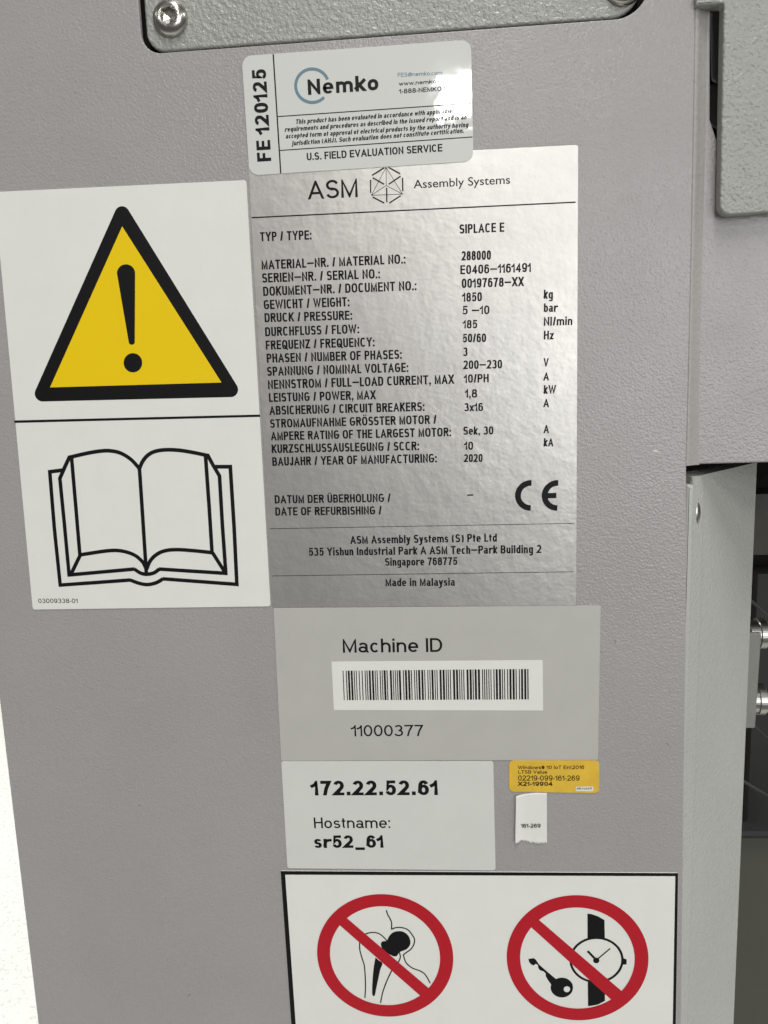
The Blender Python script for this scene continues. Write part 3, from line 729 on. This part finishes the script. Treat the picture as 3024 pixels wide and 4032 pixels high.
o = from_world('backing', vs, fs, PAPER, pt, True)
sm = o.modifiers.new('thickness', 'SOLIDIFY'); sm.thickness = .00008; sm.offset = -1
line_of_text(pt, -.00042, Ch, '161-269', 458, 902, 690, 901, 46, sw=.17)

# ================================================================== prohibition sign (bottom)
Ck, Cl = crop(1080, 3400, .4943), crop(1850, 3400, .5124)
a0, a1 = P(1105, 3427), P(2670, 3435)
bl_, br_ = P(1172, 4232), P(2659, 4235)
ps = sticker('prohibition_sign', 'white sign with black border and two red prohibition circles', 'sign',
             [tuple(a0), tuple(a1), (P(2663, 4032).x + .0001, br_.y), (P(1149, 4032).x + .0002, bl_.y)], WHITE, r=.0004)
f = Flat(); i0, i1, i2, i3 = P(1123.5, 3442), P(2658, 3448), P(2650, 4032), P(1164, 4032)
o2, o3 = Vector((P(2663, 4032).x, br_.y)), Vector((P(1149, 4032).x, bl_.y))
f.polyh([a0 + Vector((.00006, -.00006)), a1 + Vector((-.00006, -.00006)), o2 + Vector((0, .0001)), o3 + Vector((.0001, .0001))], [[i0, i1, Vector((i2.x, br_.y + .0015)), Vector((i3.x + .0003, bl_.y + .0015))]])
f.build('border', Y1, INK, ps)
def ring(C, l, r, t, b, ir, slash, name, label):
    """red ring from its measured extreme points, in sign coordinates"""
    L_, R2, T_, B_ = C(*l), C(*r), C(*t), C(*b)
    c = (L_ + R2 + T_ + B_) / 4; ro = ((L_ - R2).length + (T_ - B_).length) / 4; ri = ro * ir
    f = Flat(); N = 96
    o_ = [c + Vector((math.cos(2 * math.pi * k / N), math.sin(2 * math.pi * k / N))) * ro for k in range(N)]
    i_ = [c + Vector((math.cos(2 * math.pi * k / N), math.sin(2 * math.pi * k / N))) * ri for k in range(N)]
    b0 = len(f.v); f.v += [(p[0], p[1], 0) for p in o_ + i_]
    for k in range(N): j = (k + 1) % N; f.f.append((b0 + k, b0 + j, b0 + N + j, b0 + N + k))
    s = [C(*p) for p in slash]
    d = ((s[1] - s[0]) + (s[2] - s[3])).normalized()
    e = ro * .05
    o = f.build(name, Y3, RED, ps); o['label'] = label
    f = Flat(); f.poly([s[0] - d * e, s[1] + d * e, s[2] + d * e, s[3] - d * e]); f.build('slash', Y3 - .00001, RED, o); return c, ro
ring(Ck, (337, 705), (1425, 740), (862, 252), (905, 1222), .808, [(587, 437), (1237, 993), (1168, 1052), (527, 490)], 'prohibition_circle', 'left red prohibition circle over the hip implant')
ring(Cl, (276, 705), (1366, 725), (812, 250), (845, 1208), .808, [(540, 437), (1172, 980), (1092, 1047), (475, 488)], 'prohibition_circle', 'right red prohibition circle over the watch and key')
f = Flat(); lw = 11 * .4943 * .0788 / 1000
for pts in ([(893, 367), (903, 400), (925, 440), (935, 470), (935, 523)], [(935, 520), (965, 507), (1010, 505), (1060, 520), (1095, 558), (1117, 600), (1110, 645), (1085, 680), (1055, 702), (1028, 723)],
            [(1028, 720), (1045, 775), (1075, 810), (1110, 832), (1160, 850), (1195, 872), (1222, 910), (1242, 948)], [(725, 557), (765, 546), (810, 546), (845, 560), (878, 588), (899, 612)],
            [(681, 618), (682, 680), (700, 750), (718, 810), (725, 900), (727, 980), (723, 1065)], [(995, 700), (1004, 730), (1000, 758), (980, 795)], [(940, 840), (915, 890), (885, 960), (862, 1030), (847, 1105)]):
    f.stroke(spl(Ck, pts), lw)
f.poly(spl(Ck, [(808, 745), (835, 768), (862, 790), (845, 840), (830, 910), (815, 980), (803, 1040), (793, 1050), (782, 1040), (780, 990), (785, 900), (793, 820), (806, 747)], 3))
f.poly(spl(Ck, [(898, 612), (915, 575), (945, 545), (985, 534), (1030, 540), (1068, 570), (1085, 615), (1078, 650), (1050, 680), (1000, 700), (980, 728), (960, 735), (930, 725), (890, 700), (860, 675), (850, 640), (858, 618), (880, 613)], 3))
f.build('hip_implant_symbol', Y2, INK, ps)
f = Flat()
f.poly([Cl(*p) for p in [(902, 381), (930, 383), (985, 402), (1033, 430), (1036, 570), (970, 566), (903, 572)]])
f.poly([Cl(*p) for p in [(905, 898), (970, 906), (1036, 900), (1037, 1050), (985, 1077), (945, 1086), (907, 1091)]])
lw2 = 20 * .5124 * .0788 / 1000
f.stroke(disc(Cl, 972, 736, 199, 169, 64), lw2, True)
f.poly([Cl(*p) for p in [(1166, 720), (1182, 724), (1203, 732), (1203, 770), (1182, 772), (1166, 768)]])
f.poly(disc(Cl, 970, 740, 24, 22, 20)); f.stroke([Cl(972, 738), Cl(904, 668)], lw2); f.stroke([Cl(972, 736), Cl(1077, 648)], lw2 * .55)
f.build('watch_symbol', Y2, INK, ps)
f = Flat()
f.polyh(disc(Cl, 706, 948, 86, 76, 40), [disc(Cl, 745, 961, 25, 23, 20)])
f.poly([Cl(*p) for p in [(449, 729), (490, 722), (507, 735), (530, 770), (600, 832), (668, 888), (628, 930), (600, 892), (583, 862), (582, 838), (565, 824), (538, 815), (525, 798), (522, 775), (505, 765), (490, 778), (470, 770), (456, 754)]])
f.build('key_symbol', Y2, INK, ps)

# ---------------- small wear marks on the side panel
f = Flat(); f.poly([P(2569, 1774), P(2578, 1771), P(2597, 1777), P(2588, 1780), P(2572, 1779)]); o = f.build('paint_chip', -.00004, newmat('bare primer', (.62, .61, .57), .5)[0], mc)
for k, (px, py, a, b_) in enumerate(((741, 3922, 9, -7), (545, 3170, 8, 3), (2420, 2520, 3, 14), (2625, 2925, 6, 10), (430, 2700, 4, 3))):
    f = Flat(); f.stroke([P(px, py), P(px + a, py + b_)], .00016); f.build('scratch', -.00004, newmat('scratch', (.10, .09, .08), .6)[0], mc)
